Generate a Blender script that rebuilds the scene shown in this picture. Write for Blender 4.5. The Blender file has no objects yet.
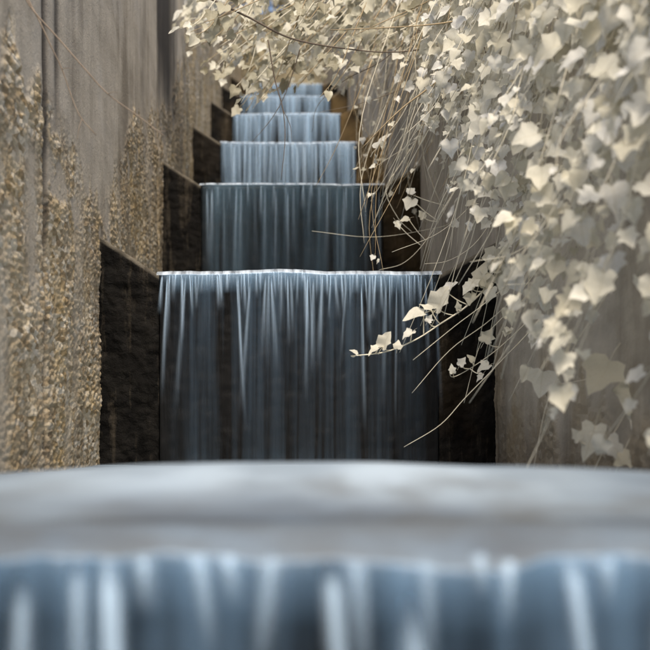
import bpy, math, random
import numpy as np
from mathutils import Vector, Matrix, noise as mnoise

random.seed(7)
RNG = np.random.default_rng(7)
S = bpy.context.scene
COL = S.collection
R = math.radians

# ------------------------------------------------------------------ camera
VX, VY, F = 279.0, 448.0, 1000.0          # principal point and focal length in photo pixels
cam_d = bpy.data.cameras.new('camera')
cam = bpy.data.objects.new('camera', cam_d); COL.objects.link(cam)
cam.location = (0, 0, 0); cam.rotation_euler = (R(90), 0, 0)
cam_d.sensor_width = 36; cam_d.lens = F / 650 * 36
cam_d.shift_x = (325 - VX) / 650; cam_d.shift_y = (VY - 325) / 650
cam_d.clip_start = 0.02; cam_d.clip_end = 500
cam_d.dof.use_dof = True; cam_d.dof.focus_distance = 2.75; cam_d.dof.aperture_fstop = 4.0
S.camera = cam

# ------------------------------------------------------------------ sky, sun, exposure
SUN_EL, SUN_AZ = R(54), R(175)            # azimuth clockwise from +Y: behind the camera
w = bpy.data.worlds.new('World'); S.world = w; w.use_nodes = True
nt = w.node_tree; nt.nodes.clear()
sky = nt.nodes.new('ShaderNodeTexSky'); sky.sky_type = 'NISHITA'; sky.sun_disc = False
sky.sun_elevation = SUN_EL; sky.sun_rotation = SUN_AZ
sky.air_density = 1.0; sky.dust_density = 4.0
bg = nt.nodes.new('ShaderNodeBackground'); bg.inputs['Strength'].default_value = 0.12
wo = nt.nodes.new('ShaderNodeOutputWorld')
nt.links.new(sky.outputs[0], bg.inputs[0]); nt.links.new(bg.outputs[0], wo.inputs[0])
sd = bpy.data.lights.new('sun', 'SUN'); sd.energy = 3.2; sd.angle = R(18); sd.color = (1.0, 0.89, 0.74)
sun = bpy.data.objects.new('sun', sd); COL.objects.link(sun)
sdir = Vector((math.sin(SUN_AZ) * math.cos(SUN_EL), math.cos(SUN_AZ) * math.cos(SUN_EL), math.sin(SUN_EL)))
sun.rotation_euler = sdir.to_track_quat('Z', 'Y').to_euler(); sun.location = (0, -5, 12)
S.view_settings.view_transform = 'Standard'; S.view_settings.look = 'None'
S.view_settings.gamma = 1.0; S.view_settings.exposure = 0.7
S.render.engine = 'CYCLES'; S.cycles.max_bounces = 6; S.cycles.diffuse_bounces = 3; S.cycles.transparent_max_bounces = 8

# ------------------------------------------------------------------ helpers
def P(px, py, d):
    return Vector(((px - VX) / F * d, d, (VY - py) / F * d))

def link(o, parent=None):
    COL.objects.link(o)
    if parent is not None: o.parent = parent
    return o

def tag(o, label=None, cat=None, group=None, kind=None):
    if label: o['label'] = label
    if cat: o['category'] = cat
    if group: o['group'] = group
    if kind: o['kind'] = kind
    return o

def empty(name, loc=(0, 0, 0)):
    o = bpy.data.objects.new(name, None); o.location = loc; o.empty_display_size = .1
    return link(o)

def mesh_obj(name, verts, faces, m, parent=None, smooth=True, attrs=None, uv=None):
    me = bpy.data.meshes.new(name)
    me.from_pydata([tuple(v) for v in verts] if not isinstance(verts, np.ndarray) else verts.tolist(), [],
                   faces.tolist() if isinstance(faces, np.ndarray) else faces)
    if smooth: me.polygons.foreach_set('use_smooth', [True] * len(me.polygons))
    if attrs:
        for k, a in attrs.items():
            at = me.attributes.new(k, 'FLOAT', 'POINT'); at.data.foreach_set('value', np.asarray(a, dtype=np.float32).ravel())
    if uv is not None:
        l = me.uv_layers.new(name='UVMap'); li = np.empty(len(me.loops), dtype=np.int32)
        me.loops.foreach_get('vertex_index', li); l.data.foreach_set('uv', np.asarray(uv, dtype=np.float32)[li].ravel())
    me.materials.append(m); me.update()
    o = bpy.data.objects.new(name, me)
    link(o, parent)
    if parent is not None:
        o.matrix_parent_inverse = Matrix.Translation(-parent.location)
    return o

def grid_faces(nu, nv, off=0):
    i, j = np.meshgrid(np.arange(nu - 1), np.arange(nv - 1), indexing='ij')
    a = i * nv + j
    return np.stack([a, a + nv, a + nv + 1, a + 1], -1).reshape(-1, 4) + off

# numpy noise -------------------------------------------------------
def _h(ix, iy, s):
    n = (ix.astype(np.int64) * 374761393 + iy.astype(np.int64) * 668265263 + s * 2147483647) & 0xffffffff
    n = ((n ^ (n >> 13)) * 1274126177) & 0xffffffff
    return ((n ^ (n >> 16)) & 0xffffff) / float(0xffffff)
def vnoise(x, y, s=0):
    ix, iy = np.floor(x), np.floor(y); fx, fy = x - ix, y - iy
    fx = fx * fx * (3 - 2 * fx); fy = fy * fy * (3 - 2 * fy)
    a, b, c, d = _h(ix, iy, s), _h(ix + 1, iy, s), _h(ix, iy + 1, s), _h(ix + 1, iy + 1, s)
    return (a * (1 - fx) + b * fx) * (1 - fy) + (c * (1 - fx) + d * fx) * fy
def fbm(x, y, o=4, s=0):
    t = np.zeros_like(x); a = .5
    for k in range(o):
        t += a * vnoise(x * 2 ** k, y * 2 ** k, s + k); a *= .5
    return t / (1 - .5 ** o)
def worley(x, y, s=0):
    ix, iy = np.floor(x), np.floor(y); best = np.full_like(x, 9.)
    for dx in (-1, 0, 1):
        for dy in (-1, 0, 1):
            cx, cy = ix + dx, iy + dy
            px, py = cx + _h(cx, cy, s), cy + _h(cx, cy, s + 50)
            r = .55 + .6 * _h(cx, cy, s + 90)
            best = np.minimum(best, np.hypot(x - px, y - py) / r)
    return best
def sstep(a, b, x):
    t = np.clip((x - a) / (b - a), 0, 1); return t * t * (3 - 2 * t)

# ------------------------------------------------------------------ materials
def new_mat(name):
    m = bpy.data.materials.new(name); m.use_nodes = True
    t = m.node_tree; b = t.nodes['Principled BSDF']
    return m, t, b
def N(t, typ, **kw):
    n = t.nodes.new(typ)
    for k, v in kw.items():
        if k in n.inputs.keys(): n.inputs[k].default_value = v
        else: setattr(n, k, v)
    return n
def ramp(t, src, stops):
    r = t.nodes.new('ShaderNodeValToRGB'); e = r.color_ramp.elements
    while len(e) < len(stops): e.new(.5)
    for i, (p, c) in enumerate(stops):
        e[i].position = p; e[i].color = (*c, 1) if len(c) == 3 else c
    t.links.new(src, r.inputs[0]); return r.outputs[0]
def mixc(t, fac, a, b, mode='MIX'):
    m = t.nodes.new('ShaderNodeMix'); m.data_type = 'RGBA'; m.blend_type = mode
    if isinstance(fac, (int, float)): m.inputs[0].default_value = fac
    else: t.links.new(fac, m.inputs[0])
    for i, c in ((6, a), (7, b)):
        if isinstance(c, tuple): m.inputs[i].default_value = (*c, 1)
        else: t.links.new(c, m.inputs[i])
    return m.outputs[2]
def math_n(t, op, a, b=None, clamp=False):
    m = t.nodes.new('ShaderNodeMath'); m.operation = op; m.use_clamp = clamp
    for i, c in enumerate((a, b)):
        if c is None: continue
        if isinstance(c, (int, float)): m.inputs[i].default_value = c
        else: t.links.new(c, m.inputs[i])
    return m.outputs[0]
def mapped(t, scale, coord='Object'):
    tc = t.nodes.new('ShaderNodeTexCoord'); mp = t.nodes.new('ShaderNodeMapping')
    mp.inputs['Scale'].default_value = scale; t.links.new(tc.outputs[coord], mp.inputs[0]); return mp.outputs[0]
def noise(t, vec, scale=5., detail=4., rough=.55, dist=0.):
    n = t.nodes.new('ShaderNodeTexNoise'); n.inputs['Scale'].default_value = scale
    n.inputs['Detail'].default_value = detail; n.inputs['Roughness'].default_value = rough
    n.inputs['Distortion'].default_value = dist
    t.links.new(vec, n.inputs['Vector']); return n.outputs[0]
def attr(t, name):
    a = t.nodes.new('ShaderNodeAttribute'); a.attribute_name = name; return a.outputs['Fac']
def bump(t, b, h, strength=.4, dist=.01):
    bp = t.nodes.new('ShaderNodeBump'); bp.inputs['Strength'].default_value = strength; bp.inputs['Distance'].default_value = dist
    t.links.new(h, bp.inputs['Height']); t.links.new(bp.outputs[0], b.inputs['Normal'])

def concrete_mat(name, smooth_a, smooth_b, agg_cols, stain=(.035, .03, .026)):
    m, t, b = new_mat(name)
    o1 = mapped(t, (1, 1, 1)); st = mapped(t, (2.6, 2.6, .5)); st2 = mapped(t, (8, 8, .8))
    n1 = noise(t, st, 1.6, 5); n2 = noise(t, st2, 1.2, 4); n3 = noise(t, o1, 3.2, 6, .65)
    sm = mixc(t, ramp(t, n1, [(.32, (0, 0, 0)), (.68, (1, 1, 1))]), smooth_a, smooth_b)
    sm = mixc(t, ramp(t, n2, [(.48, (0, 0, 0)), (.80, (.35, .35, .35))]), sm, (.20, .165, .12))
    sm = mixc(t, ramp(t, n3, [(.52, (0, 0, 0)), (.8, (.5, .5, .5))]), sm, (.46, .44, .41))
    sm = mixc(t, ramp(t, noise(t, mapped(t, (1.6, 1.6, 3.5)), 2.2, 7, .7), [(.40, (0, 0, 0)), (.72, (.65, .65, .65))]), sm, (.26, .22, .165))
    v = t.nodes.new('ShaderNodeTexVoronoi'); v.inputs['Scale'].default_value = 1.0
    t.links.new(mapped(t, (30, 30, 72)), v.inputs['Vector'])
    sep = t.nodes.new('ShaderNodeSeparateColor'); t.links.new(v.outputs['Color'], sep.inputs[0])
    ag = ramp(t, sep.outputs[0], [(0, agg_cols[0]), (.35, agg_cols[1]), (.7, agg_cols[2]), (1, agg_cols[3])])
    ag = mixc(t, ramp(t, noise(t, o1, 4.5, 5, .6), [(.42, (0, 0, 0)), (.7, (.7, .7, .7))]), ag, (.46, .32, .13))
    ag = mixc(t, ramp(t, noise(t, mapped(t, (5, 5, 1.6)), 1.0, 6, .65), [(.45, (0, 0, 0)), (.68, (.7, .7, .7))]), ag, (.33, .27, .195))
    c = mixc(t, attr(t, 'agg'), sm, ag)
    c = mixc(t, ramp(t, noise(t, mapped(t, (3.2, 3.2, .7)), 1.3, 6, .65), [(.50, (0, 0, 0)), (.68, (.65, .65, .65))]), c, (.14, .11, .075))
    c = mixc(t, attr(t, 'stain'), c, stain)
    t.links.new(c, b.inputs['Base Color']); b.inputs['Roughness'].default_value = .85
    b.inputs['Specular IOR Level'].default_value = .25
    h = math_n(t, 'ADD', noise(t, o1, 90, 5, .7), math_n(t, 'MULTIPLY', noise(t, o1, 260, 2, .6), .4))
    bump(t, b, h, .55, .006)
    return m
M = {}
M['wall_l'] = concrete_mat('weathered_concrete', (.47, .41, .325), (.64, .565, .45),
                           [(.27, .195, .105), (.49, .39, .25), (.62, .52, .36), (.76, .68, .54)])
M['wall_r'] = concrete_mat('grey_concrete', (.48, .42, .335), (.66, .585, .47),
                           [(.24, .19, .12), (.38, .31, .21), (.48, .40, .28), (.58, .51, .39)])

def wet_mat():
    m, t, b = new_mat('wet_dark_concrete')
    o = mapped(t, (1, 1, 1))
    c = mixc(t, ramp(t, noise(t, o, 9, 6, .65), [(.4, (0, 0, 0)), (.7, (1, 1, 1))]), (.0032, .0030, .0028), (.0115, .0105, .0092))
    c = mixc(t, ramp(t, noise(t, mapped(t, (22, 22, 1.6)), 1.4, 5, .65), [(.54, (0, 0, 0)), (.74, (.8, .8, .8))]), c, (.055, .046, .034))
    c = mixc(t, attr(t, 'edge'), c, (.27, .24, .19))  # shoulder tops coloured paler, a lit rim put into the base colour
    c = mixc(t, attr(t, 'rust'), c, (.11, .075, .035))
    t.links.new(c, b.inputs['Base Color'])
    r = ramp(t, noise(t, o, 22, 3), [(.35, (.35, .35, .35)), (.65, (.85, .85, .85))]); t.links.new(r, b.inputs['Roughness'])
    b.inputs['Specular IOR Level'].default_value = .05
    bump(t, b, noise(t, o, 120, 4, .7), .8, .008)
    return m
M['wet'] = wet_mat()

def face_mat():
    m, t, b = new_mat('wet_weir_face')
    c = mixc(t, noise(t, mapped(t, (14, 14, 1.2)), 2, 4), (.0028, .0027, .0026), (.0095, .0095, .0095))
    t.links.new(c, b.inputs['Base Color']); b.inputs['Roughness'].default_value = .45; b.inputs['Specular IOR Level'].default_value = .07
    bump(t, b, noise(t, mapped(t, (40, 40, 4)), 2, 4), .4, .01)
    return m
M['face'] = face_mat()

def water_mat(name, fine, broad, lo, hi, base, lip_len=.2, lip_gain=.25, fade=(.0, .0)):
    """falling aerated water; UV.x = metres across, UV.y = metres below the lip"""
    m, t, b = new_mat(name)
    n1 = noise(t, mapped(t, (fine, .9, 1), 'UV'), 1, 3, .6, .3)
    n2 = noise(t, mapped(t, (broad, .5, 1), 'UV'), 1, 2, .5)
    f = math_n(t, 'ADD', math_n(t, 'MULTIPLY', n1, .6), math_n(t, 'MULTIPLY', n2, .4))
    f = ramp(t, f, [(.40, (lo,) * 3), (.65, (hi,) * 3)])
    sx = t.nodes.new('ShaderNodeSeparateXYZ'); tc = t.nodes.new('ShaderNodeTexCoord'); t.links.new(tc.outputs['UV'], sx.inputs[0])
    g = math_n(t, 'SUBTRACT', 1., math_n(t, 'DIVIDE', sx.outputs[1], lip_len), True)
    f = math_n(t, 'ADD', f, math_n(t, 'MULTIPLY', g, lip_gain), True)
    f = math_n(t, 'MULTIPLY', f, attr(t, 'dens'), True)
    b.inputs['Base Color'].default_value = (*base, 1)
    b.inputs['Roughness'].default_value = .3; b.inputs['IOR'].default_value = 1.33
    t.links.new(f, b.inputs['Alpha'])
    bump(t, b, n1, .5, .02)
    return m
FOAM = (.46, .66, .90)
M['fall_a'] = water_mat('falling_water_front', 20, 7, .0, .21, (.32, .55, .86), .04, .14)
M['fall_b'] = water_mat('falling_water_thin', 40, 10, .0, .115, (.36, .58, .84), .06, .24)
M['fall_c'] = water_mat('falling_water_veil', 22, 6, .0, .125, (.34, .58, .80), .2, .06)
M['fall_d'] = water_mat('falling_water_far', 34, 9, .0, .40, (.42, .62, .86), .2, .12)
def strand_mat():
    m, t, b = new_mat('white_water_strand')
    n = noise(t, mapped(t, (9, 1.1, 1), 'UV'), 3, 3)
    f = math_n(t, 'MULTIPLY', attr(t, 'dens'), ramp(t, n, [(.3, (.35,) * 3), (.65, (1,) * 3)]), True)
    t.links.new(f, b.inputs['Alpha']); b.inputs['Base Color'].default_value = (.56, .75, .97, 1)
    b.inputs['Roughness'].default_value = .3; b.inputs['IOR'].default_value = 1.33
    return m
M['strand'] = strand_mat()
def pool_mat():
    m, t, b = new_mat('silky_pool_water')
    o = mapped(t, (1, 1, 1))
    n = noise(t, mapped(t, (2.2, 4.5, 1)), 1.6, 4, .5, .4)
    c = mixc(t, ramp(t, n, [(.35, (0, 0, 0)), (.65, (1, 1, 1))]), (.075, .10, .135), (.18, .23, .285))
    c = mixc(t, attr(t, 'foam'), c, (.36, .44, .52))                # churned white water in the middle
    c = mixc(t, math_n(t, 'MULTIPLY', attr(t, 'thin'), ramp(t, noise(t, o, 16, 4), [(.38, (.25,) * 3), (.62, (1,) * 3)])), c, (.07, .066, .058))            # brown crest showing through the thin sheet
    t.links.new(c, b.inputs['Base Color']); b.inputs['Roughness'].default_value = .42; b.inputs['IOR'].default_value = 1.33
    bump(t, b, noise(t, o, 14, 3), .2, .01)
    return m
M['pool'] = pool_mat()
def rim_mat():
    m, t, b = new_mat('white_water_lip')
    n = noise(t, mapped(t, (34, 1, 1), 'UV'), 1, 4)
    t.links.new(ramp(t, n, [(.34, (.10,) * 3), (.68, (.70,) * 3)]), b.inputs['Alpha'])
    b.inputs['Base Color'].default_value = (.70, .80, .92, 1); b.inputs['Roughness'].default_value = .3
    return m
M['rim'] = rim_mat()

def leaf_mat(name, stops, trans=.35, rough=.42, vein_col=(.62, .57, .42)):
    m, t, b = new_mat(name)
    oi = t.nodes.new('ShaderNodeObjectInfo'); ge = t.nodes.new('ShaderNodeNewGeometry')
    r = math_n(t, 'FRACT', math_n(t, 'ADD', oi.outputs['Random'], ge.outputs['Random Per Island']))
    c = ramp(t, r, stops)
    n = noise(t, mapped(t, (1, 1, 1)), 26, 4)
    c = mixc(t, ramp(t, n, [(.5, (0, 0, 0)), (.8, (.4,) * 3)]), c, (.46, .41, .28))
    tc = t.nodes.new('ShaderNodeTexCoord'); sx = t.nodes.new('ShaderNodeSeparateXYZ'); t.links.new(tc.outputs['UV'], sx.inputs[0])
    ax = math_n(t, 'ABSOLUTE', math_n(t, 'SUBTRACT', sx.outputs[0], .5))
    mid = math_n(t, 'SUBTRACT', 1., math_n(t, 'DIVIDE', ax, .03), True)                     # midrib
    sv = math_n(t, 'ABSOLUTE', math_n(t, 'SUBTRACT', math_n(t, 'FRACT', math_n(t, 'MULTIPLY', math_n(t, 'SUBTRACT', sx.outputs[1], math_n(t, 'MULTIPLY', ax, .75)), 4.2)), .5))
    sv = math_n(t, 'SUBTRACT', 1., math_n(t, 'DIVIDE', sv, .07), True)                      # side veins
    vein = math_n(t, 'MULTIPLY', math_n(t, 'MAXIMUM', mid, math_n(t, 'MULTIPLY', sv, .6)), .55)
    c = mixc(t, vein, c, vein_col)
    t.links.new(c, b.inputs['Base Color']); b.inputs['Roughness'].default_value = rough
    b.inputs['Specular IOR Level'].default_value = .4
    bump(t, b, noise(t, mapped(t, (1, 1, 1)), 60, 3), .25, .004)
    tr = t.nodes.new('ShaderNodeBsdfTranslucent'); t.links.new(c, tr.inputs[0])
    mx = t.nodes.new('ShaderNodeMixShader'); mx.inputs[0].default_value = trans
    t.links.new(b.outputs[0], mx.inputs[1]); t.links.new(tr.outputs[0], mx.inputs[2])
    t.links.new(mx.outputs[0], t.nodes['Material Output'].inputs[0])
    return m
M['leaf'] = leaf_mat('pale_ivy_leaf', [(0, (.64, .60, .47)), (.3, (.76, .73, .61)), (.7, (.79, .77, .68)), (1, (.84, .83, .79))], .5)
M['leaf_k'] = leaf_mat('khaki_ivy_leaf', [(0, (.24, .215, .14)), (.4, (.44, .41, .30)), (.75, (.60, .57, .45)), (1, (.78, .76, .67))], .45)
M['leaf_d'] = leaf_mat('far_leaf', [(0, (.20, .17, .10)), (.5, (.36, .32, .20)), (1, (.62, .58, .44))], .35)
def bark_mat(name, a, bcol):
    m, t, b = new_mat(name)
    c = mixc(t, noise(t, mapped(t, (1, 1, 1)), 35, 4), a, bcol)
    t.links.new(c, b.inputs['Base Color']); b.inputs['Roughness'].default_value = .75; return m
M['stem'] = bark_mat('pale_vine_stem', (.55, .50, .38), (.74, .70, .58))
M['dry'] = bark_mat('dry_brown_stem', (.20, .145, .075), (.42, .33, .20))
M['twig'] = bark_mat('grey_brown_twig', (.10, .075, .055), (.24, .19, .14))
M['twig_dark'] = bark_mat('dark_twig', (.035, .024, .016), (.10, .07, .045))
def soil_mat():
    m, t, b = new_mat('leaf_litter_soil')
    c = mixc(t, noise(t, mapped(t, (1, 1, 1)), 3, 6), (.10, .085, .055), (.30, .26, .17))
    t.links.new(c, b.inputs['Base Color']); b.inputs['Roughness'].default_value = .95
    bump(t, b, noise(t, mapped(t, (1, 1, 1)), 25, 4), .6, .03); return m
M['soil'] = soil_mat()

# ------------------------------------------------------------------ dimensions of the stair (metres)
XL, XR = -.537, .648                       # channel walls
NL, NR = -.357, .477                       # notch of each weir
WY = [0.66, 3.0, 4.605, 6.21, 7.815, 9.42, 11.02]
LZ = [-.064, .519, 1.2065, 1.888, 2.60, 3.306, 4.0]
THK = .11
def top_z(y): return np.maximum(.448 * y + .14, .76)
def pool_z(y):
    z = -.75
    for a, b in zip(WY, LZ):
        if y >= a: z = b
    return z

# ------------------------------------------------------------------ ground and water (setting)
def build_terrain():
    for side in (-1, 1):
        xs = np.array([XL - .20, XL - .6, XL - 1.5, -4, -9, -25, -80]) if side < 0 else np.array([XR + .20, XR + .6, XR + 1.5, 4, 9, 25, 80])
        ys = np.concatenate([np.linspace(-60, -4, 6), np.linspace(-2, 16, 46), np.linspace(20, 120, 8)])
        X, Y = np.meshgrid(xs, ys, indexing='ij')
        Z = top_z(np.minimum(Y, 16)) - .08 + .25 * (fbm(X * .5 + 9, Y * .5, 3, 3) - .5) * sstep(.9, 3, np.abs(X)) + .10 * np.clip(np.abs(X) - 1.5, 0, 12)
        V = np.stack([X, Y, Z], -1).reshape(-1, 3)
        f = grid_faces(len(xs), len(ys))
        if side < 0: f = f[:, ::-1]
        o = mesh_obj('bank', V, f, M['soil']); tag(o, kind='structure')
    # head of the stair beyond the last weir
    xs = np.linspace(XL - .22, XR + .22, 12); ys = np.linspace(14.3, 18, 10)
    X, Y = np.meshgrid(xs, ys, indexing='ij'); Z = 4.5 + .9 * sstep(14.3, 15.2, Y) * 2.3 + .1 * fbm(X * 3, Y * 3)
    o = mesh_obj('ground', np.stack([X, Y, Z], -1).reshape(-1, 3), grid_faces(12, 10), M['soil']); tag(o, kind='structure')
    # stream bed under the camera
    xs = np.linspace(XL - .1, XR + .1, 8); ys = np.linspace(-3, .7, 12)
    X, Y = np.meshgrid(xs, ys, indexing='ij'); Z = -.87 + .06 * fbm(X * 5, Y * 5)
    o = mesh_obj('stream_bed', np.stack([X, Y, Z], -1).reshape(-1, 3), grid_faces(8, 12), M['soil']); tag(o, kind='structure')

def build_pools():
    for i in range(-1, len(WY)):
        y0 = -3.0 if i < 0 else WY[i] + (.046 if i == 0 else .03)
        y1 = WY[i + 1] - .002 if i + 1 < len(WY) else 14.6
        z = -.75 if i < 0 else LZ[i] + .012
        nx, ny = (70, 150) if i == 0 else (24, 30)
        xs = np.linspace(XL - .015, XR + .015, nx); ys = np.linspace(y0, y1, ny)
        X, Y = np.meshgrid(xs, ys, indexing='ij')
        Z = z + .006 * (fbm(X * 6, Y * 6, 3, 5 + i) - .5) * sstep(y0, y0 + .15, Y)
        if i == 0:                         # the fall above makes the pool boil up in the middle
            Z += .039 * sstep(.70, .98, Y) * (1 - sstep(1.0, 1.5, Y)) * np.exp(-((X - .02) / .55) ** 2) + .010 * (fbm(X * 4, Y * 3, 3, 77) - .5) * sstep(.72, 1.0, Y)
        o = mesh_obj('water', np.stack([X, Y, Z], -1).reshape(-1, 3), grid_faces(nx, ny), M['pool'], attrs={'thin': .75 * (1 - sstep(.68, .95, Y + .30 * (fbm(X * 10, Y * 8, 4, 19) - .5))) * (i == 0), 'foam': np.exp(-((X - .03 - .1 * (fbm(X * 3, Y * 3, 2, 91) - .5)) / .27) ** 2) * sstep(.70, .92, Y) * (.45 + .55 * sstep(.35, .65, fbm(X * 9, Y * 7, 4, 93))) * (i == 0)}); tag(o, kind='structure')

# ------------------------------------------------------------------ channel walls
def wall_panel(parent, side, y0, y1, dy, dz, agg_fn, stain_fn, m, last=False):
    zb = max(-1.0, pool_z(y0) - .9)
    ny = max(3, int((y1 - y0) / dy) + 1)
    zt = float(top_z(y1)); nz = max(3, int((zt - zb) / dz) + 1)
    g = .004                                # joint half width
    ys = np.linspace(y0 + g, y1 - g, ny); v = np.linspace(0, 1, nz)
    Y, V = np.meshgrid(ys, v, indexing='ij'); Z = zb + V * (top_z(Y) - zb)
    agg = agg_fn(Y, Z); st = stain_fn(Y, Z)
    peb = np.clip(1 - worley(Y * 30, Z * 74, 11), 0, 1) ** .6
    peb2 = np.clip(1 - worley(Y * 60, Z * 125, 23), 0, 1) ** .7
    keep = sstep(.25, .60, fbm(Y * 5, Z * 7, 3, 31))
    d = agg * (-.004 + .0080 * peb * keep + .0048 * peb2 + .008 * (fbm(Y * 14, Z * 9, 3, 41) - .5)) + .004 * (fbm(Y * 3, Z * 2, 3, 43) - .5)
    d += .0015 * (fbm(Y * 12, Z * 14, 3, 47) - .5) - .006 * st * fbm(Y * 60, Z * 4, 2, 53)
    ed = np.minimum(Y - ys[0], ys[-1] - Y); d -= .008 * (1 - sstep(0, .012, ed))
    x0 = XL if side < 0 else XR
    X = x0 + (d if side < 0 else -d)
    n = ny * nz
    verts = np.stack([X, Y, Z], -1).reshape(-1, 3)
    back = np.stack([np.full_like(X, x0 + side * .22), Y, Z], -1)
    ring = np.concatenate([back[:, -1], back[::-1, 0]])       # back top edge, back bottom edge
    f = grid_faces(ny, nz)
    if side > 0: f = f[:, ::-1]
    f = f.tolist()
    bt = lambda i: n + i
    bb = lambda i: n + 2 * ny - 1 - i
    fr = lambda i, j: i * nz + j
    for i in range(ny - 1):
        f.append([fr(i, nz - 1), fr(i + 1, nz - 1), bt(i + 1), bt(i)])
        f.append([bt(i), bt(i + 1), bb(i + 1), bb(i)])
        f.append([fr(i + 1, 0), fr(i, 0), bb(i), bb(i + 1)])
    f.append([fr(0, j) for j in range(nz)] + [bt(0), bb(0)])
    f.append([fr(ny - 1, j) for j in range(nz)][::-1] + [bb(ny - 1), bt(ny - 1)][::1])
    vv = np.concatenate([verts, ring]); pad = np.zeros(2 * ny)
    o = mesh_obj('wall_panel', vv, f, m, parent, True,
                 {'agg': np.concatenate([agg.ravel(), pad]), 'stain': np.concatenate([st.ravel(), pad])})
    return o

# skin of the left wall: height (in photo rows) at which the smooth skin gives way to bare aggregate
_bx = np.array([-60, 0, 12, 25, 38, 46, 56, 64, 76, 88, 97, 105, 112, 119, 127, 140, 152, 160, 168, 178, 186, 195, 230])
_by = np.array([60, 40, 20, 75, 60, 85, 120, 118, 135, 150, 175, 205, 190, 165, 125, 105, 108, 120, 118, 60, 30, 20, 10])
def agg_left(Y, Z):
    px = VX + XL / np.maximum(Y, .3) * F; py = VY - Z / np.maximum(Y, .3) * F
    b = np.interp(px, _bx, _by)
    zb = (VY - b) / F * Y                                        # the boundary as a height on the wall
    rag = .22 * (fbm(Y * 6, Z * 2.6, 4, 61) - .5) * np.minimum(Y / 2.5, 1.4) + .10 * (fbm(Y * 18, Z * 18, 3, 66) - .5)
    a = sstep(-.03, .06, zb - Z + rag)
    a *= 1 - .9 * sstep(.56, .66, fbm(Y * 9, Z * 11, 4, 171)) * sstep(.0, .25, .45 - (zb - Z))
    st = fbm(Y * 7, Z * .9, 3, 71)                              # smooth strips left standing lower down
    a *= 1 - .5 * sstep(.62, .70, st)
    a *= 1 - .9 * np.exp(-((Y - 2.17) / .055) ** 2) * sstep(.28, .38, Z) * (1 - sstep(.62, .72, Z))
    a *= 1 - .75 * (1 - sstep(1.95, 2.06, Y + .05 * fbm(Z * 6, Y, 2, 3)))  * (1 - sstep(.2, .5, Z))
    return a
def stain_left(Y, Z):
    Z = Z - .023 * Y
    s = .95 * sstep(4.36, 4.46, Y) * (1 - sstep(4.9, 5.35, Y + .3 * (fbm(Y * 8, Z * .8, 3, 8) - .5))) * sstep(1.10, 1.75, Z + .35 * (fbm(Y * 14, Z * 3, 3, 9) - .5))
    jz = sstep(.15, .8, Z)
    s = np.maximum(s, (.65 + .3 * jz) * np.exp(-((Y - 2.29 - .03 * (fbm(Z * 9, Z * 0, 3, 14) - .5)) / (.010 + .014 * jz)) ** 2))
    s = np.maximum(s, .85 * np.exp(-((Y - 2.40 - .02 * fbm(Z * 5, Z * 0, 2, 2)) / .026) ** 2) * sstep(.62, .9, Z))
    s = np.maximum(s, .35 * sstep(.55, .75, fbm(Y * 5, Z * .7, 3, 12)) * sstep(2.28, 2.3, Y) * sstep(.5, 1.0, Z) )
    return s
def agg_right(Y, Z):
    lip = np.interp(Y, WY, LZ)
    a = sstep(.0, .12, -.25 + lip - Z + .5 * (fbm(Y * 7, Z * 2, 4, 161) - .4))
    a = np.maximum(a, np.exp(-((Y - 2.93) / .05) ** 2) * (1 - sstep(.3, .6, Z)))
    return a * .7
def stain_right(Y, Z):
    return .5 * sstep(.58, .78, fbm(Y * 4, Z * .6, 3, 112)) + .35 * (1 - sstep(-.1, .25, Z - np.interp(Y, WY, LZ) + .45)) 

def build_walls():
    l = empty('channel_wall', (XL - .11, 6, -1)); tag(l, 'tall weathered concrete wall with crumbling beige aggregate on the left', 'wall')
    for y0, y1, dy, dz in [(-3, -.6, .12, .12), (-.6, 1.3, .04, .04), (1.3, 2.285, .0055, .0035), (2.285, 4.42, .0080, .0042), (4.42, 6.22, .014, .008),
                           (6.22, 8.0, .025, .012), (8.0, 10, .05, .02), (10, 12.4, .08, .04), (12.4, 14.8, .1, .06)]:
        wall_panel(l, -1, y0, y1, dy, dz, agg_left, stain_left, M['wall_l'])
    r = empty('channel_wall', (XR + .11, 6, -1)); tag(r, 'grey stained concrete wall behind the ivy on the right', 'wall')
    for y0, y1, dy, dz in [(-3, -.6, .12, .12), (-.6, 1.4, .04, .04), (1.4, 2.97, .009, .007), (2.97, 4.6, .014, .009), (4.6, 6.2, .02, .012),
                           (6.2, 8.0, .03, .02), (8.0, 10, .06, .03), (10, 12.4, .08, .04), (12.4, 14.8, .1, .06)]:
        wall_panel(r, 1, y0, y1, dy, dz, agg_right, stain_right, M['wall_r'])

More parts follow.
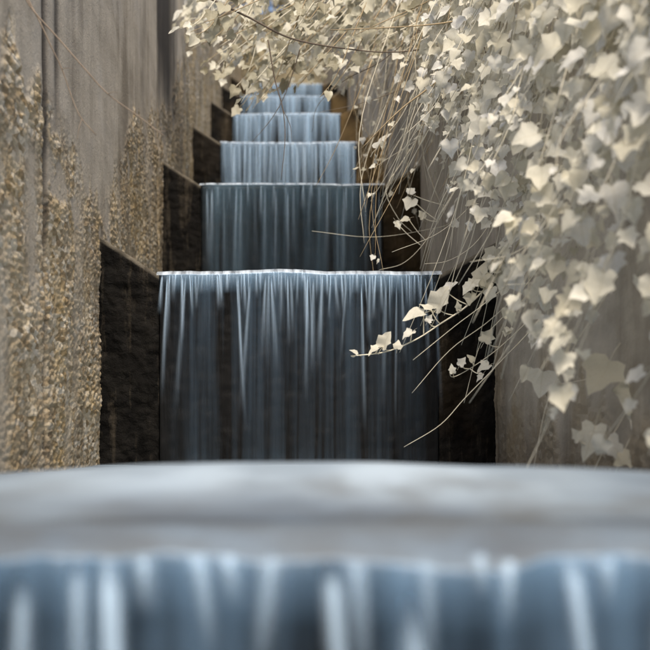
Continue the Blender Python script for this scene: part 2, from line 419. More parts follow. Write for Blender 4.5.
# ------------------------------------------------------------------ weirs
def slab(name, parent, xa, xb, zb, top_fn, y, thk, nu, nv, m, rough, seed, edge=0., rust=0.):
    us = np.linspace(xa, xb, nu); v = np.linspace(0, 1, nv)
    X, V = np.meshgrid(us, v, indexing='ij'); T = top_fn(X); Z = zb + V * (T - zb)
    d = rough * (fbm(X * 26, Z * 26, 4, seed) - .5) * 2 + rough * .9 * np.clip(1 - worley(X * 42, Z * 42, seed + 3), 0, 1)
    near = 1 - sstep(0, .03, T - Z); d = d * (1 - near * .6)
    Yf = y - d
    Zt = Z - near * rough * .6 * fbm(X * 40, Z * 3, 2, seed + 9)
    f1 = np.stack([X, Yf, Zt], -1).reshape(-1, 3)
    nt_ = 5; w_ = np.linspace(0, 1, nt_ + 1)[1:]
    TX, TW = np.meshgrid(us, w_, indexing='ij')
    tY = Yf[:, -1:] * (1 - TW) + (y + thk) * TW; tZ = top_fn(TX) + rough * .6 * (fbm(TX * 30, tY * 30, 3, seed + 5) - .5) * (TW < .99)
    tZ[:, 0] = .5 * (tZ[:, 0] + Zt[:, -1])
    f2 = np.stack([TX, tY, tZ], -1).reshape(-1, 3)
    n1 = nu * nv; faces = grid_faces(nu, nv).tolist() + grid_faces(nu, nt_, n1).tolist()
    n2 = n1 + nu * nt_
    bk = np.stack([us, np.full(nu, y + thk), np.full(nu, zb)], -1)
    for i in range(nu - 1):
        faces.append([i * nv + nv - 1, (i + 1) * nv + nv - 1, n1 + (i + 1) * nt_, n1 + i * nt_])
        faces.append([n1 + i * nt_ + nt_ - 1, n1 + (i + 1) * nt_ + nt_ - 1, n2 + i + 1, n2 + i])
        faces.append([(i + 1) * nv, i * nv, n2 + i, n2 + i + 1])
    faces.append([j for j in range(nv)][::-1] + [n2] + [n1 + k for k in range(nt_)][::-1])
    a = (nu - 1) * nv
    faces.append([a + j for j in range(nv)] + [n1 + (nu - 1) * nt_ + k for k in range(nt_)] + [n2 + nu - 1])
    e1 = edge * (1 - sstep(.006, .018, T - Z)) * sstep(.3, .6, fbm(X * 25, Z * 4, 3, seed + 8) + .15)  # mask of the painted lit rim along the top
    ea = np.concatenate([e1.ravel(), edge * .8 * np.ones(nu * nt_), np.zeros(nu)])
    r1 = rust * sstep(.35, .65, fbm(X * 7, Z * 5, 4, seed + 4)); ra = np.concatenate([r1.ravel(), np.zeros(nu * nt_ + nu)])
    return mesh_obj(name, np.concatenate([f1, f2, bk]), faces, m, parent, True, {'edge': ea, 'rust': ra})

ORD = ['blurred nearest', 'wide second', 'third', 'fourth', 'fifth', 'sixth', 'seventh', 'farthest']
def build_weirs():
    for i, (y, z) in enumerate(zip(WY, LZ)):
        zb = (LZ[i - 1] if i else -.75) - .18
        lab = ['dark wet concrete weir wall in the blurred foreground', 'dark wet weir with black sloping shoulders behind the foreground pool',
               'third dark weir up the stair, its right shoulder behind hanging stems', 'fourth weir up the stair with a brown right shoulder',
               'fifth weir up the stair, just below the khaki leaves', 'sixth weir up the stair, half hidden by khaki leaves',
               'seventh weir up the stair, glimpsed behind leaves', 'topmost far weir of the water stair'][i]
        t = empty('weir', (.06, y + THK / 2, zb)); tag(t, lab, 'weir', 'weirs of the water stair')
        res = [.02, .006, .008, .011, .018, .03, .04, .05][i]
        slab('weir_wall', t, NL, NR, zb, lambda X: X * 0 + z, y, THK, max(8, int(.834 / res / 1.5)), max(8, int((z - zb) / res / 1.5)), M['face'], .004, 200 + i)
        hl, hr = .117, .098
        n_s = max(6, int(.18 / res)); n_v = max(8, int((z - zb + .1) / res))
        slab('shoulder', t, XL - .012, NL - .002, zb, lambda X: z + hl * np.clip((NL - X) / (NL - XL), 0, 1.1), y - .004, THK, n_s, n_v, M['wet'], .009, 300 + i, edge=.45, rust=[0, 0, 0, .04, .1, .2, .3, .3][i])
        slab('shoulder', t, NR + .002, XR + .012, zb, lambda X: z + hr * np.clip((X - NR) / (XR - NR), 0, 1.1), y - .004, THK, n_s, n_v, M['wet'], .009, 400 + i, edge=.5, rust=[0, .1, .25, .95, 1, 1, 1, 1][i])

# ------------------------------------------------------------------ falling water
def crest_wob(x): return .016 * (fbm(x * 15, x * 0, 3, 600) - .5)
def sag(x, i): return 0 * x if i == 0 else .012 * (fbm(x * 3.2, x * 0 + i, 2, 640 + i) - .5) + .004 * (fbm(x * 17, x * 0 + i, 2, 660 + i) - .5)
def curtain(parent, i, m, nu, nv, amp, fall_out, dens_fn):
    y, z = WY[i], LZ[i]; zb = (LZ[i - 1] if i else -.75) + .012
    us = np.linspace(NL - .004, NR + .004, nu); v = np.linspace(0, 1, nv) ** 1.3
    X, V = np.meshgrid(us, v, indexing='ij'); D = V * (z - .004 - zb)
    c = amp * (fbm(X * 30, D * 1.2, 3, 500 + i) - .5) * sstep(0, .05, D) + amp * 1.4 * (fbm(X * 9, D * .8, 2, 520 + i) - .5) * sstep(0, .1, D)
    Y = y - .022 - fall_out * np.sqrt(D + .0001) - c - .02
    Z = z - .004 - D
    Z = Z + sag(X, i)
    if i == 0: Y = Y + crest_wob(X); Z = Z + crest_wob(X)
    return mesh_obj('curtain', np.stack([X, Y, Z], -1).reshape(-1, 3), grid_faces(nu, nv), m, parent, True, {'dens': dens_fn(X, D)},
                    np.stack([X + i * 3.1, D], -1).reshape(-1, 2))
def lip(parent, i, nu, m):
    y, z = WY[i], LZ[i]
    us = np.linspace(NL - .006, NR + .006, nu)
    prof = [(.05, .0116), (.02, .0120), (-.005, .011), (-.022, .007), (-.034, .002), (-.042, -.006)]
    k = len(prof)
    pa = np.array(prof); X = np.repeat(us[:, None], k, 1)
    wob = crest_wob(us)[:, None] * np.clip((np.arange(k) - 1) / 2, 0, 1)[None] if i == 0 else .0035 * (fbm(us * 22, us * 0, 3, 600 + i) - .5)[:, None]
    Y = y + pa[None, :, 0] + wob; Z = z + pa[None, :, 1] + wob * 1.0 + sag(us, i)[:, None]
    L = np.broadcast_to(np.cumsum(np.r_[0, np.hypot(*np.diff(pa, axis=0).T)])[None], X.shape)
    return mesh_obj('lip', np.stack([X, Y, Z], -1).reshape(-1, 3), grid_faces(nu, k), m, parent, True, {'thin': np.ones(X.size) * .5}, np.stack([X + i, L], -1).reshape(-1, 2))
def strand(parent, i, x, w0, w1, length, start, lean, den, fall_out):
    y, z = WY[i], LZ[i]; nu, nv = 7, 14
    u = np.linspace(-1, 1, nu); v = np.linspace(0, 1, nv)
    U, V = np.meshgrid(u, v, indexing='ij'); D = start + V * length
    W = (w0 + (w1 - w0) * V ** .7) * .5
    X = x + U * W + lean * V * length
    Y = y - .046 - fall_out * np.sqrt(D + .0001) - (1 - U ** 2) * W * .7
    Z = z + .001 - D + sag(X, i)
    dn = den * (1 - U ** 2) ** 2.3 * sstep(0, .06, V) * (1 - V) ** 1.4
    return mesh_obj('strand', np.stack([X, Y, Z], -1).reshape(-1, 3), grid_faces(nu, nv), M['strand'], parent, True, {'dens': dn},
                    np.stack([X * 8, D], -1).reshape(-1, 2))

def build_falls():
    rnd = random.Random(21)
    labs = ['blurred waterfall in the extreme foreground, pouring off the near pool', 'wide dark blue waterfall with white streaks behind the foreground pool',
            'thin blue veil of water falling over the third weir', 'pale streaky waterfall over the fourth weir, crossed by dark twigs',
            'small pale waterfall just below the khaki leaves', 'small far waterfall half hidden by khaki leaves', 'tiny far waterfall glimpsed through leaves', 'farthest waterfall at the head of the stair']
    for i in range(len(WY)):
        t = empty('waterfall', (.06, WY[i] - .05, (LZ[i - 1] if i else -.75))); tag(t, labs[i], 'waterfall', 'waterfalls of the water stair')
        out = [.05, .035, .03, .03, .03, .03, .03, .03][i]
        nu, nv = [(160, 40), (220, 60), (160, 40), (110, 30), (80, 20), (50, 14), (40, 10), (30, 8)][i]
        mm = M[['fall_a', 'fall_b', 'fall_c', 'fall_d', 'fall_d', 'fall_d', 'fall_d', 'fall_d'][i]]
        if i == 1: df = lambda X, D: (.24 + .76 * np.exp(-D / .20) + .25 * sstep(.50, .58, D)) * sstep(NL - .003, NL + .05 + .16 * fbm(D * 5, D * 0, 2, 4) * sstep(0, .1, D), X) * (1 - sstep(NR - .13, NR + .003, X))
        elif i == 2: df = lambda X, D: (.55 + .45 * np.exp(-D / .3)) * sstep(NL - .003, NL + .05, X) * (1 - sstep(NR - .16, NR - .02, X))
        else: df = lambda X, D: sstep(NL - .003, NL + .01, X) * (1 - sstep(NR - .02, NR + .003, X))
        curtain(t, i, mm, nu, nv, .012, out, df)
        lip(t, i, [120, 200, 120, 80, 50, 30, 20, 20][i], M['pool'] if i == 0 else M['rim'])
        ns = [32, 84, 30, 26, 16, 6, 0, 0][i]
        for k in range(ns):
            x = NL + .012 + (NR - NL - .024) * ((k + rnd.uniform(.05, .95)) / ns)
            if i == 0: strand(t, i, x, .018, rnd.choice((.010, .016, .026, .04)) * rnd.uniform(.8, 1.2), rnd.choice((.035, .05, .08, .25, .4)) * rnd.uniform(.7, 1.3), rnd.uniform(-.006, .004), rnd.uniform(-.2, .2), rnd.uniform(.3, 1.15), out)
            elif i == 1:
                big = rnd.random() < .3
                strand(t, i, x, .003, rnd.uniform(.016, .036) if big else rnd.uniform(.010, .024), rnd.uniform(.18, .5) if big else rnd.uniform(.04, .16),
                       rnd.uniform(-.004, .004), rnd.uniform(-.08, .08), rnd.uniform(.3, .65) if big else rnd.uniform(.3, .8), out)
            elif i == 2: strand(t, i, x, .004, rnd.uniform(.02, .05), rnd.uniform(.06, .6), rnd.uniform(-.004, .01), rnd.uniform(-.03, .03), rnd.uniform(.1, .45), out)
            else: strand(t, i, x, .006, rnd.uniform(.02, .05), rnd.uniform(.2, .6), 0, rnd.uniform(-.03, .03), rnd.uniform(.3, .8), out)

# ------------------------------------------------------------------ stems and leaves
def tube(pts, r0, r1, sides=5, sub=4):
    """Catmull-Rom through pts, tapered; returns verts, faces, sampled points"""
    P_ = [Vector(p) for p in pts]; Q = [P_[0] * 2 - P_[1]] + P_ + [P_[-1] * 2 - P_[-2]]
    sp = []
    for k in range(1, len(Q) - 2):
        a, b, c, d = Q[k - 1:k + 3]
        for s in range(sub):
            t = s / sub
            sp.append(.5 * ((2 * b) + (c - a) * t + (2 * a - 5 * b + 4 * c - d) * t * t + (3 * b - 3 * c + d - a) * t ** 3))
    sp.append(P_[-1]); n = len(sp); V, Fc = [], []
    for k, p in enumerate(sp):
        tn = (sp[min(k + 1, n - 1)] - sp[max(k - 1, 0)]).normalized()
        e1 = tn.cross(Vector((.31, .86, .41))).normalized(); e2 = tn.cross(e1)
        r = r0 + (r1 - r0) * k / (n - 1)
        for s in range(sides):
            a = 2 * math.pi * s / sides; V.append(p + (e1 * math.cos(a) + e2 * math.sin(a)) * r)
    for k in range(n - 1):
        for s in range(sides):
            s2 = (s + 1) % sides
            Fc.append([k * sides + s, k * sides + s2, (k + 1) * sides + s2, (k + 1) * sides + s])
    Fc.append(list(range(sides))[::-1]); Fc.append([(n - 1) * sides + s for s in range(sides)])
    return V, Fc, sp
def stem(parent, pts, r0, r1, m, name='stem', sides=5, sub=4):
    V, Fc, sp = tube(pts, r0, r1, sides, sub)
    o = mesh_obj(name, V, Fc, m, parent); return o, sp

LEAF_HALF = [
    [(.15, -.15), (.36, -.12), (.49, .07), (.38, .22), (.56, .46), (.31, .55), (.17, .77)],     # five lobes
    [(.18, -.12), (.42, -.04), (.50, .16), (.60, .38), (.38, .50), (.22, .72), (.10, .90)],     # broad three lobes
    [(.12, -.10), (.28, -.10), (.36, .06), (.28, .22), (.44, .40), (.22, .54), (.12, .80)],     # narrow
    [(.17, -.17), (.38, -.16), (.52, .02), (.44, .20), (.53, .42), (.36, .52), (.20, .74)],     # soft five lobes, heart base
    [(.20, -.08), (.40, .02), (.46, .20), (.45, .36), (.34, .54), (.22, .74), (.10, .92)],      # nearly unlobed
]
def leaf_mesh(kind, seed, m):
    rr = random.Random(seed); h = LEAF_HALF[kind]
    half = []
    for sgn in (1, -1):
        half.append([(sgn * x * rr.uniform(.9, 1.1), y + rr.uniform(-.04, .04)) for x, y in h])
    spine = [(0, -.02), (0, .20), (0, .45), (0, .72), (rr.uniform(-.04, .04), 1.0)]
    V = []; fold = rr.uniform(.15, .60); bend = rr.uniform(-.10, .50); tw = rr.uniform(-.25, .25)
    wv = rr.uniform(0, 6.28)
    def z(x, y): return fold * abs(x) * 1.0 - bend * y * y + tw * x * y - .35 * x * x + .07 * math.sin(9 * x + 7 * y + wv)
    for x, y in spine: V.append((x, y, z(x, y)))
    for hh in half:
        for x, y in hh: V.append((x, y, z(x, y)))
    Fc = []
    for s, o in ((1, 5), (-1, 12)):
        q = [[0, o, o + 1], [0, o + 1, 1], [1, o + 1, o + 2], [1, o + 2, o + 3], [1, o + 3, 2], [2, o + 3, o + 4], [2, o + 4, o + 5], [2, o + 5, 3], [3, o + 5, o + 6], [3, o + 6, 4]]
        Fc += [f if s > 0 else f[::-1] for f in q]
    # petiole: thin three-sided tube back to the stem (length .55)
    b = len(V); r = .018
    for k, (y, zz) in enumerate(((-.02, 0), (-.28, .05), (-.55, .0))):
        for a in range(3): V.append((r * math.cos(a * 2.094), y, z(0, 0) + zz + r * math.sin(a * 2.094)))
    for k in range(2):
        for a in range(3):
            c = (a + 1) % 3; Fc.append([b + 3 * k + a, b + 3 * k + 3 + a, b + 3 * k + 3 + c, b + 3 * k + c])
    me = bpy.data.meshes.new('leaf'); me.from_pydata(V, [], Fc); me.polygons.foreach_set('use_smooth', [True] * len(me.polygons))
    u = me.uv_layers.new(name='UVMap'); li = np.empty(len(me.loops), dtype=np.int32); me.loops.foreach_get('vertex_index', li)
    u.data.foreach_set('uv', np.array([(v[0] + .5, v[1]) for v in V], dtype=np.float32)[li].ravel())
    me.materials.append(m); me.update(); return me
LM = {k: [leaf_mesh([0, 1, 3, 1, 3, 2, 0, 1, 4, 3][j], 40 + j, M[k]) for j in range(10)] for k in ('leaf', 'leaf_k', 'leaf_d')}

def leaf_matrix(base, tip_dir, nrm, size):
    """base = where the petiole leaves the stem"""
    ty = tip_dir.normalized(); nz = (nrm - ty * nrm.dot(ty))
    if nz.length < 1e-4: nz = ty.orthogonal()
    nz.normalize(); tx = ty.cross(nz)
    m = Matrix((tx, ty, nz)).transposed().to_4x4()
    return Matrix.Translation(base) @ m @ Matrix.Diagonal((size, size, size, 1)) @ Matrix.Translation((0, .55, 0))
def add_leaf(parent, mx, key, rnd, me=None):
    o = bpy.data.objects.new('leaf', me or rnd.choice(LM[key]))
    link(o, parent); o.matrix_parent_inverse = Matrix.Translation(-parent.location); o.matrix_basis = mx
    return o
def join_leaves(parent, mxs, key, rnd, name='leaf_mass'):
    V, Fc, off, UV = [], [], 0, []
    cache = []
    for me in LM[key]:
        a = np.array([tuple(v.co) for v in me.vertices]); q = np.zeros((len(a), 2)); q[:, 0] = a[:, 0] + .5; q[:, 1] = a[:, 1]; cache.append((a, [list(p.vertices) for p in me.polygons], q))
    for mx in mxs:
        a, fs, q_ = rnd.choice(cache); UV.append(q_); A = np.array(mx)
        V.append(a @ A[:3, :3].T + A[:3, 3]); Fc += [[q + off for q in f] for f in fs]; off += len(a)
    if not V: return
    o = mesh_obj(name, np.concatenate(V), Fc, M[key], parent, uv=np.concatenate(UV)); o['kind'] = 'stuff'; return o
def scatter_leaves(parent, mxs, key, rnd, cap=300):
    def show(mx):
        p = mx.translation; return -mx.to_scale()[0] / max(p.y, .5)
    mxs = sorted(mxs, key=show)
    for mx in mxs[:cap]: add_leaf(parent, mx, key, rnd)
    join_leaves(parent, mxs[cap:], key, rnd)

def rv(rnd, s=1.): return Vector((rnd.uniform(-s, s), rnd.uniform(-s, s), rnd.uniform(-s, s)))
def px_of(p): return VX + p.x / p.y * F, VY - p.z / p.y * F

def leaves_on(sp, rnd, step, size0, size1, n_bias, tip_bias, spread=.55, ok=None):
    out = []; acc = 0; k = 0; n = len(sp); L = sum((sp[j + 1] - sp[j]).length for j in range(n - 1)); run = 0
    for j in range(n - 1):
        d = sp[j + 1] - sp[j]; l = d.length; acc += l; run += l
        while acc > step:
            acc -= step * rnd.uniform(.7, 1.3); k += 1
            p = sp[j] + d * rnd.random(); f = run / L
            tip = (tip_bias + d.normalized() * .5 + rv(rnd, spread * 1.3)).normalized()
            nr = (n_bias + rv(rnd, spread)).normalized()
            s = (size0 + (size1 - size0) * f) * rnd.uniform(.7, 1.25)
            if ok is None or ok(p): out.append(leaf_matrix(p, tip, nr, s))
    return out

# outline of the ivy on the right wall, in photo pixels: left limit of dense leaf cover for each row
def left_limit(py): return np.interp(py, [-80, 0, 60, 110, 160, 200, 250, 300, 350, 400, 440, 470], [395, 400, 420, 435, 452, 468, 496, 512, 528, 552, 588, 625])

def build_right_ivy():
    rnd = random.Random(5)
    spec = [('pale cream ivy curtain hanging over the right wall, nearest the camera', 1.15, 2.35, 70, .046),
            ('cream ivy draped over the right wall beyond the big near leaves, above the sloping shoulder', 2.35, 3.5, 60, .046),
            ('thinner far ivy hanging from the right wall among brown dry stems', 3.5, 5.2, 44, .042)]
    for gi, (lab, ya, yb, n, ls) in enumerate(spec):
        t = empty('ivy', (XR + .1, (ya + yb) / 2, float(top_z((ya + yb) / 2)))); tag(t, lab, 'ivy', 'ivy along the right wall')
        mxs = []
        nb = [0, 7, 8][gi]
        for k in range(n + nb):
            bare = k >= n
            y0 = ya + (yb - ya) * ((k + rnd.random()) / n if not bare else rnd.random())
            zt = float(top_z(y0)); x0 = XR - rnd.uniform(-.06, .02)
            yd = rnd.uniform(.05, .60) * (1 + .3 * gi)
            ye = y0 + yd
            py_end = np.interp(ye, [1.5, 1.75, 2.0, 2.4, 2.8, 3.2, 3.8, 4.4, 5.2], [470, 450, 400, 355, 305, 260, 200, 150, 110]) * rnd.uniform(.30, 1.08)
            if bare: py_end = py_end * 1.0 + rnd.uniform(10, 70)
            zend = (VY - py_end) / F * ye
            outx = rnd.uniform(.03, .26)
            if rnd.random() < .3: outx *= .4
            if bare: outx = rnd.uniform(.10, .26)
            p0 = Vector((x0, y0 + .02, zt + .03)); p1 = Vector((XR - .03 - outx * .35, y0 - .02, zt - .03))
            pts = [p0 + Vector((.10, 0, .0)), p0, p1]
            m_ = 5; cv = rnd.uniform(.8, 1.7)
            for q in range(1, m_ + 1):
                f = q / m_
                pts.append(Vector((XR - .03 - outx * (.35 + .65 * f ** 1.25) - .07 * f * f * rnd.random(), y0 - .02 + yd * f ** cv + rnd.uniform(-.025, .025), zt - .03 + (zend - zt) * f)))
            _, sp = stem(t, pts, .0016, .0007, M['dry'] if bare and rnd.random() < .35 else M['stem'], sides=4, sub=4)
            if bare: continue
            ok = lambda p: px_of(p)[0] > left_limit(px_of(p)[1]) + rnd.uniform(-22, 26) and p.x < XR - .012
            sz = ls * rnd.choice((.6, .85, 1.0, 1.2))
            mxs += leaves_on(sp, rnd, (.046, .046, .06)[gi], sz, sz * .55, Vector((-.5, -.8, .5)), Vector((-.35, -.1, -.75)), .7, ok)
        for k in range([70, 90, 50][gi]):            # leaves lying close along the top of the wall
            y0 = rnd.uniform(ya, yb); zt = float(top_z(y0)); drop = rnd.random() ** 1.5 * .35
            p = Vector((XR - rnd.uniform(.0, .10), y0, zt - drop + .04))
            mxs.append(leaf_matrix(p, Vector((-.4, -.1, -.8)) + rv(rnd, .6), Vector((-.5, -.7, .7)) + rv(rnd, .5), ls * rnd.uniform(.7, 1.3)))
        scatter_leaves(t, mxs, 'leaf', rnd, 300)

def build_dry_stems():
    rnd = random.Random(15)
    t = empty('dry_vine', (XR + .05, 4.2, 2.0)); tag(t, 'tangle of thin dry brown stems hanging over the right wall beside the upper falls', 'vine')
    mxs = []
    for k in range(88):
        d = rnd.uniform(3.0, 6.0)
        xw = VX + XR / d * F                                    # where the wall stands at that distance
        x0 = xw - rnd.uniform(-10, 45); sl = rnd.choice((.15, .3, .5, .9, -.25)) * rnd.uniform(.6, 1.3)
        y0 = rnd.uniform(-60, 40); h = rnd.uniform(60, 260) * (3.8 / d)
        x1 = min(x0 - sl * h, xw - 4); bow = rnd.uniform(-34, 34)
        if x1 < 350: x1 = 350 + rnd.uniform(0, 30)
        pts = [P(xw + 16, y0 - 50, d), P(x0, y0, d - .04), P(x0 + (x1 - x0) * .3 + bow * .8, y0 + h * .35, d - .1),
               P(x0 + (x1 - x0) * .65 + bow, y0 + h * .7, d - .14), P(x1, y0 + h, d - .15 + rnd.uniform(-.1, .1))]
        _, sp = stem(t, pts, rnd.uniform(.0010, .0026), .0006, M['dry'] if rnd.random() < .62 else M['stem'], sides=4, sub=5)
        if rnd.random() < .5: mxs += leaves_on(sp, rnd, .16, .034, .020, Vector((-.3, -.8, .6)), Vector((-.5, -.1, -.5)), .8, lambda p: p.x < XR - .015)
    scatter_leaves(t, mxs, 'leaf', rnd, 300)

def runner(name, label, cat, pts, r0, r1, m, leaves=(), group=None, forks=(), key='leaf', seed=1):
    """a single shoot laid out by photo pixels and distance; leaves = (px, py, d, size in px, tip angle in degrees)"""
    rnd = random.Random(seed)
    wp = [P(*p) for p in pts]
    t = empty(name, wp[0]); tag(t, label, cat, group)
    _, sp = stem(t, wp, r0, r1, m, sides=5, sub=6)
    for f, fr0 in forks: stem(t, [P(*p) for p in f], fr0, fr0 * .4, m, 'side_shoot', sides=5, sub=5)
    for (px, py, s, ang) in leaves:
        d = min(sp, key=lambda q: (px_of(q)[0] - px) ** 2 + (px_of(q)[1] - py) ** 2)
        c = P(px, py, d.y - .01); size = s / F * d.y
        tip = Vector((math.cos(R(ang)), rnd.uniform(-.35, .1), math.sin(R(ang)))).normalized()
        base = c - tip * size * .5 - tip * size * .0
        nr = Vector((-.05, -.75, .95)) + rv(rnd, .25)
        mx = leaf_matrix(base - tip * .55 * size, tip, nr, size)
        add_leaf(t, mx, key, rnd)
        stem(t, [d, (d + base) * .5 + Vector((0, 0, -.004)), base], .0014, .0011, m, 'petiole', sides=4, sub=3)
    return t

def build_runners():
    g = 'ivy shoots hanging from the right wall'; mm = M['stem']
    runner('ivy_shoot', 'long leafy white ivy shoot reaching left across the second waterfall', 'ivy',
           [(640, 20, 2.55), (600, 95, 2.5), (560, 175, 2.5), (525, 232, 2.5), (497, 275, 2.48), (468, 305, 2.46), (440, 324, 2.45), (415, 340, 2.44), (385, 352, 2.43), (351, 356, 2.42)], .0034, .0012, mm,
           [(387, 339, 17, 60), (373, 350, 12, 200), (353, 352, 9, 150), (413, 316, 22, 190), (407, 336, 13, 220), (443, 297, 25, 60), (467, 290, 14, 230), (482, 272, 26, 75), (494, 262, 26, 250), (512, 240, 30, 200), (505, 285, 26, 250), (530, 215, 32, 215), (548, 190, 30, 100), (540, 240, 28, 260), (475, 283, 14, 40), (488, 284, 16, 300), (458, 305, 10, 100), (430, 318, 8, 60), (501, 268, 18, 20), (425, 306, 13, 150), (452, 287, 15, 30), (470, 300, 12, 260), (398, 344, 9, 80), (489, 296, 18, 250)], g, seed=3)
    bare = [
        ('bare pale shoot curving down just below the long leafy shoot', [(570, 190, 2.5), (520, 270, 2.48), (485, 303, 2.46), (455, 326, 2.45), (413, 360, 2.44)], []),
        ('thin bare shoot ending over the dark right shoulder, second below the leafy shoot', [(575, 210, 2.52), (530, 280, 2.5), (490, 320, 2.5), (450, 350, 2.48), (412, 393, 2.48)], []),
        ('bare shoot with tiny leaves crossing the dark right shoulder', [(590, 225, 2.52), (545, 300, 2.5), (510, 338, 2.5), (480, 362, 2.48), (453, 377, 2.48), (450, 366, 2.47)], [(452, 368, 10, 100), (463, 361, 10, 60), (470, 358, 9, 120), (483, 367, 13, 200), (489, 335, 15, 60), (479, 378, 10, 230)]),
        ('longest bare shoot, its tip lowest over the black shoulder beside the fall', [(590, 240, 2.5), (540, 318, 2.48), (500, 362, 2.46), (465, 398, 2.45), (440, 425, 2.44), (404, 447, 2.44)], []),
        ('short bare shoot tip under the long leafy shoot', [(585, 200, 2.55), (535, 285, 2.52), (500, 320, 2.5), (480, 345, 2.5), (464, 403, 2.5)], []),
        ('arching shoot with small leaves in front of the third waterfall right edge', [(500, 70, 3.4), (478, 140, 3.4), (455, 190, 3.38), (430, 235, 3.36), (405, 262, 3.35), (379, 270, 3.35)], [(409, 205, 14, 240), (404, 221, 10, 200), (398, 226, 9, 300), (412, 190, 9, 60), (421, 214, 9, 120)]),
        ('fine horizontal shoot crossing the third waterfall', [(520, 90, 3.6), (490, 180, 3.6), (455, 220, 3.55), (420, 231, 3.5), (370, 237, 3.5), (312, 231, 3.5)], []),
        ('pale shoot hooked downward beside the third weir right shoulder', [(470, 60, 3.7), (430, 120, 3.7), (400, 165, 3.65), (386, 190, 3.6), (398, 218, 3.6), (412, 232, 3.58)], []),
        ('slender shoot curving over the second weir right shoulder, level with the lip', [(540, 120, 3.0), (505, 195, 2.96), (478, 240, 2.93), (450, 260, 2.92), (424, 264, 2.9)], []),
        ('pale shoot sweeping left above the second weir right shoulder', [(560, 60, 3.1), (520, 140, 3.08), (480, 195, 3.05), (440, 232, 3.0), (392, 252, 3.0)], [(470, 205, 12, 200), (455, 222, 9, 90)]),
        ('straight pale shoot low on the right ending in one leaf before the wall', [(650, 330, 2.05), (622, 362, 2.05), (590, 378, 2.05), (560, 384, 2.05), (541, 386, 2.05)], [(541, 386, 28, 260)]),
        ('leafy shoot dangling lowest at the far right above the pool', [(668, 300, 1.86), (650, 350, 1.85), (632, 400, 1.85), (606, 446, 1.85), (592, 474, 1.85)], [(589, 444, 38, 250), (600, 380, 40, 240), (632, 400, 34, 250), (575, 434, 14, 120), (617, 452, 30, 300), (645, 380, 36, 250)]),
        ('thin shoot hanging at the bottom right corner of the ivy', [(672, 250, 1.85), (660, 340, 1.84), (642, 410, 1.84), (622, 455, 1.84), (612, 482, 1.84)], [(640, 425, 26, 250), (622, 462, 22, 200), (645, 462, 20, 260)]),
        ('long bare stem slanting from the big leaves down toward the pool', [(655, 215, 1.9), (610, 290, 1.92), (575, 345, 1.95), (548, 400, 1.98), (533, 470, 2.0)], []),
        ('white arching stem looping across the large near leaves', [(660, 130, 1.9), (625, 215, 1.88), (580, 262, 1.88), (535, 282, 1.9), (497, 285, 1.95)], []),
        ('stem swinging down across the near leaves from the top right corner', [(655, 60, 1.9), (610, 140, 1.88), (570, 200, 1.88), (520, 250, 1.9), (470, 262, 1.95)], []),
    ]
    for j, (lab, pts, lv) in enumerate(bare):
        runner('ivy_shoot', lab, 'ivy', pts, (.0008 if j == 6 else .0017) if j < 10 else .0012, .0006, mm, lv, g, seed=50 + j)
    runner('ivy_shoot', 'single white upright leaf on a thin stem beside the fourth waterfall', 'ivy',
           [(450, 20, 3.5), (425, 70, 3.5), (402, 115, 3.48), (386, 135, 3.47)], .002, .001, mm, [(383, 139, 20, 50)], g, seed=90)

def build_top_spray():
    rnd = random.Random(33)
    t = empty('ivy', P(430, -90, 3.9)); tag(t, 'khaki ivy spray arching over the channel in front of the upper falls', 'ivy')
    mxs = []
    def low(px): return np.interp(px, [170, 200, 225, 245, 265, 290, 315, 335, 350, 370, 420, 520], [30, 66, 96, 114, 92, 88, 92, 104, 98, 64, 60, 48])
    for k in range(92):
        d = rnd.uniform(3.3, 5.2); xe = rnd.uniform(178, 470) if k < 66 else rnd.uniform(205, 345); ye = float(low(xe)) * (rnd.uniform(.3, 1.0) if k < 66 else rnd.uniform(.78, 1.04))
        x0 = xe + rnd.uniform(60, 190)
        pts = [P(x0 + 40, -80 - rnd.uniform(0, 40), d + .1), P(x0, -50 + rnd.uniform(-20, 20), d), P(x0 * .55 + xe * .45, min(ye * .3 - 18, 30), d - .05),
               P(xe + 18, ye * .75, d - .06), P(xe, ye, d - .06)]
        _, sp = stem(t, pts, .003, .001, M['dry'] if rnd.random() < .6 else M['stem'], sides=4, sub=4)
        ok = lambda p: px_of(p)[1] > -30 and px_of(p)[1] < low(px_of(p)[0]) - 2 and px_of(p)[0] < 500
        s = rnd.uniform(.048, .068)
        mxs += leaves_on(sp, rnd, .05, s, s * .6, Vector((-.1, -.7, .6)), Vector((-.35, -.2, -.7)), .75, ok)
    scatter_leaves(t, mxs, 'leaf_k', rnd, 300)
    # whiter ivy hanging over the left wall top at the back
    t2 = empty('ivy', P(210, -70, 5.2)); tag(t2, 'small cluster of pale ivy leaves against the left wall top', 'ivy')
    mxs = []
    for k in range(10):
        d = rnd.uniform(4.6, 5.6); xe = rnd.uniform(176, 215); ye = rnd.uniform(8, 30)
        pts = [P(xe + 50, -70, d + .1), P(xe + 30, -30, d), P(xe + 8, ye * .4, d), P(xe, ye, d)]
        _, sp = stem(t2, pts, .003, .001, M['stem'], sides=4, sub=4)
        mxs += leaves_on(sp, rnd, .05, .06, .05, Vector((-.1, -.8, .6)), Vector((-.35, -.2, -.7)), .5, lambda p: -30 < px_of(p)[1] < 26)
    scatter_leaves(t2, mxs, 'leaf', rnd, 300)

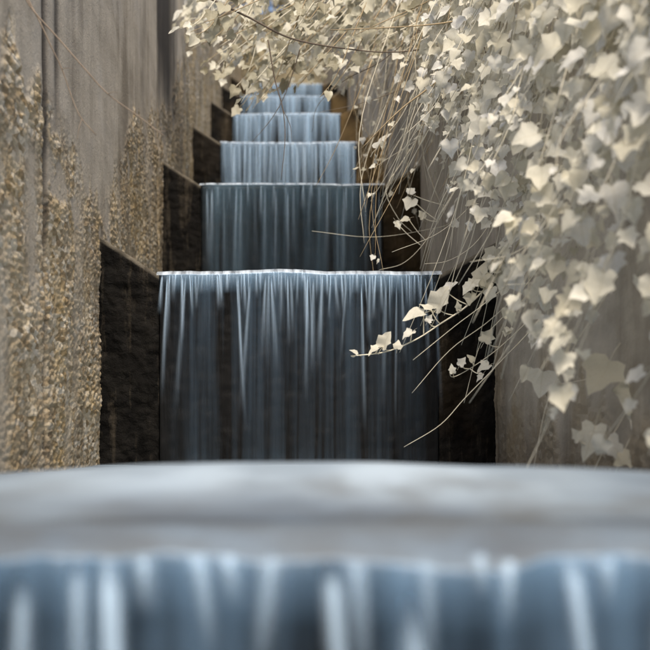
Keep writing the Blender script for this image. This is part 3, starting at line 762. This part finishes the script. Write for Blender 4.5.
def build_twigs():
    runner('twig', 'long bare grey twig slanting down across the left wall', 'twig',
           [(18, -22, 2.0), (30, 6, 2.0), (58, 38, 1.99), (84, 68, 1.98), (108, 94, 1.98), (138, 116, 1.97), (164, 136, 1.97)], .0019, .0010, M['twig'],
           forks=[([(108, 94, 1.98), (113, 92, 1.97), (118, 93, 1.97)], .0008), ([(152, 127, 1.97), (158, 131, 1.96), (166, 131, 1.96)], .001)])
    runner('twig', 'short bare dark twig hanging beside the joint of the left wall', 'twig',
           [(20, -16, 2.02), (38, 18, 2.02), (52, 48, 2.02), (62, 69, 2.02), (70, 92, 2.02), (80, 116, 2.01), (96, 135, 2.01)], .0018, .0009, M['twig'],
           forks=[([(82, 119, 2.01), (79, 128, 2.0), (77, 140, 2.0)], .001), ([(62, 69, 2.02), (67, 68, 2.01), (73, 69, 2.01)], .0008)])
    dk = [('dark branch sagging across the top of the picture through the khaki leaves', [(160, -30, 3.4), (205, -4, 3.4), (250, 18, 3.35), (290, 38, 3.3), (340, 48, 3.3), (400, 52, 3.3), (470, 40, 3.4)], .0045),
          ('forked dark twig hanging over the fourth waterfall', [(268, 40, 3.3), (275, 80, 3.3), (283, 110, 3.3), (285, 140, 3.3), (281, 180, 3.3)], .0026),
          ('thin dark twig hanging over the fifth waterfall', [(300, 50, 3.4), (286, 92, 3.4), (272, 118, 3.4), (252, 142, 3.4)], .0020),
          ('pale brown twig slanting down across the third waterfall', [(372, 60, 3.6), (352, 110, 3.6), (335, 150, 3.6), (316, 186, 3.6)], .0022),
          ('brown branch leaning across the dry stems at upper right', [(520, 10, 3.0), (480, 30, 3.0), (440, 78, 3.0), (400, 110, 3.0), (360, 150, 3.05)], .0045),
          ('straight brown branch running level near the top right', [(545, -10, 2.9), (493, 11, 2.9), (450, 22, 2.9), (400, 27, 2.9), (330, 30, 2.9)], .0036),
          ('fine dark twig arching above the fifth waterfall', [(420, 30, 3.5), (380, 62, 3.5), (345, 80, 3.5), (318, 105, 3.5), (312, 132, 3.5)], .0018),
          ('pale dead twig along the upper edge of the right ivy', [(500, -20, 2.8), (487, 25, 2.8), (484, 45, 2.8), (489, 62, 2.8)], .0036),
          ('bent grey twig low over the fourth waterfall right side', [(400, 90, 3.6), (372, 100, 3.6), (350, 106, 3.6), (320, 112, 3.6)], .0016)]
    for j, (lab, pts, r) in enumerate(dk):
        m = M['twig_dark'] if j in (0, 1, 2, 6) else (M['dry'] if j in (3, 4, 5) else M['twig'])
        fk = []
        if j == 1: fk = [([(283, 110, 3.3), (290, 125, 3.3), (292, 142, 3.3)], .0014)]
        runner('twig', lab, 'twig', pts, r, r * .35, m, forks=fk)

def build_shrubs():
    rnd = random.Random(77)
    for (x, y, z, rx, rz, lab) in [(-.6, 15.2, 6.4, 1.6, 1.3, 'dull leafy shrub closing the head of the stair at left'),
                                   (1.0, 15.6, 6.5, 1.7, 1.5, 'dull leafy shrub closing the head of the stair at right'),
                                   (1.7, 9.2, 4.5, 1.1, 1.1, 'khaki shrub leaning over the right wall beside the upper falls'),
                                   (-1.5, 11.5, 5.4, 1.1, 1.2, 'khaki shrub above the far end of the left wall')]:
        t = empty('shrub', (x, y, z - rz - .3)); tag(t, lab, 'shrub', 'shrubs round the head of the stair')
        for k in range(7):
            a = rnd.uniform(0, 6.28); e = Vector((x + math.cos(a) * rx * .6, y + math.sin(a) * rx * .5, z + rnd.uniform(-.2, .7) * rz))
            b = Vector((x + rnd.uniform(-.1, .1), y + rnd.uniform(-.1, .1), z - rz - .35))
            stem(t, [b, (b * .6 + e * .4) + rv(rnd, .12), e], .022, .005, M['twig'], 'stem', 5, 4)
        mxs = []
        for k in range(2600):
            v = Vector((rnd.gauss(0, 1), rnd.gauss(0, 1), rnd.gauss(0, 1))).normalized() * rnd.uniform(.35, 1.) ** .5
            q = Vector((x + v.x * rx, y + v.y * rx * .8, z + v.z * rz))
            if mnoise.noise(q * 1.7) < -.12: continue
            if XL - .25 < q.x < XR + .25 and q.y < 14 and q.z < top_z(q.y) + .1: continue
            mxs.append(leaf_matrix(q, rv(rnd) + Vector((0, -.2, -.6)), v + Vector((0, -.3, .5)) + rv(rnd, .5), rnd.uniform(.06, .11)))
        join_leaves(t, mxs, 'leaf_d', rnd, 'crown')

build_terrain()
build_walls()
build_weirs()
build_pools()
build_falls()
build_right_ivy()
build_dry_stems()
build_runners()
build_top_spray()
build_twigs()
build_shrubs()
